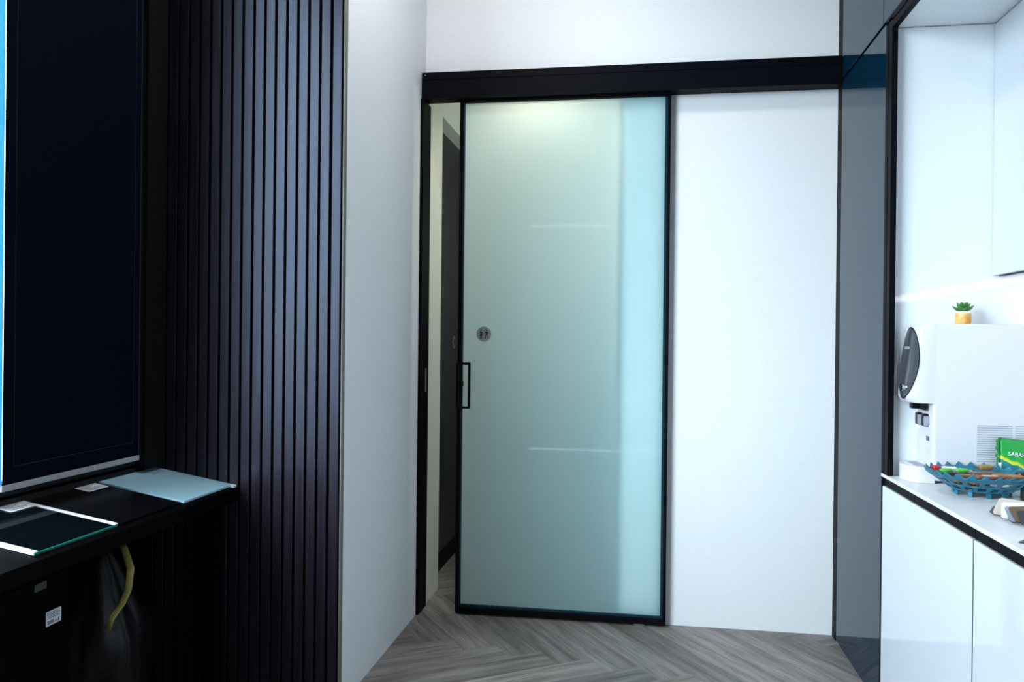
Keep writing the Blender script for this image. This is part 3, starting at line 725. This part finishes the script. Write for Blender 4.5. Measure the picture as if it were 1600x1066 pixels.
# black packet with a gold emblem right of the basket
bp_ = thing('snack_packet', 'black packet with a gold round emblem right of the teal basket', 'packet', (1.20, 2.66, bz))
bm = bmesh.new(); box(bm, 1.135, 1.30, 2.640, 2.672, bz, bz+.052, bev=.010, seg=3); edge_smooth(obj('packet_body', bm, w['blackp'], bp_))
bm = bmesh.new(); cyl(bm, (1.152, 2.6395, bz+.026), .016, .0012, 'y', 32); em = obj('emblem', bm, mat('dark_gold_print', (.22, .15, .04), .4), bp_, label='round gold emblem')
bm = bmesh.new(); cyl(bm, (1.152, 2.6387, bz+.026), .012, .0008, 'y', 32); obj('emblem_centre', bm, mat('dark_green_print', (.03, .05, .02), .4), em)

# ------------------------------------------------------------------ fan of laminate colour samples
FG = 'laminate colour samples fanned on the worktop'
edge_m = mat('dark_sample_edge', (.03, .03, .035), .5)
def chip(label, p2, p1, u, ln, color, rough=.45, noise=None):
    """plate standing on its lower corner p2, upper corner p1, long side along u"""
    p2, p1, u = Vector(p2), Vector(p1), Vector(u).normalized()
    n = (p1-p2).cross(u).normalized()
    if n.z < 0: n = -n
    q = [p2, p1, p1+u*ln, p2+u*ln]; th = .0030
    bm = bmesh.new(); lo = [bm.verts.new(p-n*th) for p in q]; hi = [bm.verts.new(p) for p in q]
    f = bm.faces.new(hi); g_ = bm.faces.new(list(reversed(lo)))
    for i in range(4): bm.faces.new((lo[i], lo[(i+1) % 4], hi[(i+1) % 4], hi[i]))
    bmesh.ops.recalc_face_normals(bm, faces=bm.faces[:])
    vs = [e for e in bm.edges if (e.verts[0] in lo) != (e.verts[1] in lo)]
    bmesh.ops.bevel(bm, geom=vs, offset=.004, segments=3, affect='EDGES')
    bm.normal_update()
    for f in bm.faces: f.material_index = 0 if f.normal.dot(n) > .9 else 1
    o = obj('laminate_sample', bm, [mat('laminate', color, rough, noise=noise, nscale=60), edge_m], base=tuple(p2)); tag(o, label, 'colour sample', FG); return o
z0 = bz+.0035
chip('grey brown laminate sample sticking out lowest at the left of the fan', (.985, 2.500, z0), (1.030, 2.585, z0+.001), (1, -.30, .01), .11, (.085, .075, .07))
chip('second grey brown laminate sample, just under the beige one', (.978, 2.468, z0+.0035), (1.012, 2.552, z0+.005), (1, -.35, .02), .11, (.10, .085, .078))
chip('beige laminate sample at the left of the fan', (.970, 2.446, z0+.005), (1.004, 2.482, bz+.048), (1, -.22, -.10), .12, (.56, .49, .43))
chip('plain white laminate sample in front of the beige one', (.972, 2.392, z0+.004), (.993, 2.442, bz+.043), (1, -.28, .02), .12, (.74, .74, .75))
chip('cool grey laminate sample in front of the white one', (.978, 2.352, z0+.004), (.988, 2.412, bz+.037), (1, -.34, .02), .12, (.25, .27, .31))
chip('brown laminate sample in the middle of the fan', (.988, 2.338, z0+.005), (.990, 2.395, bz+.039), (1, -.20, .12), .12, (.13, .075, .045), noise=(.09, .05, .03))
chip('black laminate sample near the front of the fan', (.993, 2.318, z0+.004), (1.002, 2.372, bz+.034), (1, -.42, .05), .12, (.025, .025, .028))
chip('dark grey laminate sample at the front of the fan', (1.006, 2.288, z0+.003), (1.020, 2.332, bz+.026), (1, -.60, .04), .12, (.05, .05, .055))
chip('bright white laminate sample lying on top of the dark ones', (1.012, 2.330, bz+.033), (1.045, 2.375, bz+.050), (1, -.35, .06), .10, (.76, .76, .76))
chip('dark laminate sample lying flat near the worktop edge', (.905, 2.133, z0), (.935, 2.165, z0), (1, -.45, 0), .10, (.06, .055, .07))

# ------------------------------------------------------------------ light: sky through the window, corridor lamp
SKY = (.75, .88, .98); SUNWARD = (-.42, -.87, .22); GLOW_N = 5; GLOW = 24.0; BASE = 9.3
wd_ = bpy.data.worlds.new('sky'); S.world = wd_; wd_.use_nodes = True; nt = wd_.node_tree; N = nt.nodes; L = nt.links
bg = N['Background']; tcn = N.new('ShaderNodeTexCoord'); sp = N.new('ShaderNodeSeparateXYZ'); rp = N.new('ShaderNodeValToRGB')
mr = N.new('ShaderNodeMapRange'); mr.inputs['From Min'].default_value = -1; mr.inputs['From Max'].default_value = 1
L.new(tcn.outputs['Generated'], sp.inputs[0]); L.new(sp.outputs[2], mr.inputs[0]); L.new(mr.outputs[0], rp.inputs[0])
e = rp.color_ramp.elements; e[0].position = .44; e[0].color = (.22, .25, .28, 1); e[1].position = .52; e[1].color = (SKY[0], SKY[1], SKY[2], 1)
L.new(rp.outputs[0], bg.inputs['Color'])
# hazy glow round the sun, which stands behind the viewer to the left
dt = N.new('ShaderNodeVectorMath'); dt.operation = 'DOT_PRODUCT'; dt.inputs[1].default_value = Vector(SUNWARD).normalized()
L.new(tcn.outputs['Generated'], dt.inputs[0])
mx_ = N.new('ShaderNodeMath'); mx_.operation = 'MAXIMUM'; mx_.inputs[1].default_value = 0; L.new(dt.outputs['Value'], mx_.inputs[0])
pw = N.new('ShaderNodeMath'); pw.operation = 'POWER'; pw.inputs[1].default_value = GLOW_N; L.new(mx_.outputs[0], pw.inputs[0])
ma = N.new('ShaderNodeMath'); ma.operation = 'MULTIPLY_ADD'; ma.inputs[1].default_value = GLOW; ma.inputs[2].default_value = BASE; L.new(pw.outputs[0], ma.inputs[0])
L.new(ma.outputs[0], bg.inputs['Strength'])
pl = bpy.data.lights.new('window_portal', 'AREA'); pl.shape = 'RECTANGLE'; pl.size = 2.6; pl.size_y = 3.9; pl.cycles.is_portal = True
po = bpy.data.objects.new('window_portal', pl); C.objects.link(po)
po.matrix_world = Matrix(((0, 0, -1, XG-.06), (0, 1, 0, .93), (1, 0, 0, 2.15), (0, 0, 0, 1)))

# lamps: a ceiling panel in the room, a downlight just behind the glass door, an added fill light deeper in the corridor
cl = bpy.data.lights.new('ceiling_lamp', 'AREA'); cl.shape = 'DISK'; cl.size = .30; cl.energy = 22; cl.color = (.97, .97, 1)
cl_o = bpy.data.objects.new('ceiling_lamp', cl); C.objects.link(cl_o); cl_o.location = (-.56, 2.78, CEIL-.01)
sl = bpy.data.lights.new('corridor_downlight', 'SPOT'); sl.energy = 9.0; sl.color = (1, .95, .72); sl.spot_size = math.radians(150); sl.spot_blend = .7; sl.shadow_soft_size = .05
so = bpy.data.objects.new('corridor_downlight', sl); C.objects.link(so); so.location = (-.495, 4.20, 2.73)
sl2 = bpy.data.lights.new('corridor_fill_light', 'POINT'); sl2.energy = 21; sl2.color = (.88, 1, .86); sl2.shadow_soft_size = .08
so2 = bpy.data.objects.new('corridor_fill_light', sl2); C.objects.link(so2); so2.location = (.12, 5.05, 2.0)

S.view_settings.view_transform = 'Standard'; S.view_settings.look = 'None'
S.view_settings.gamma = 1; S.view_settings.exposure = 0; S.view_settings.use_curve_mapping = False
S.cycles.diffuse_bounces = 8; S.cycles.max_bounces = 14; S.cycles.transmission_bounces = 12
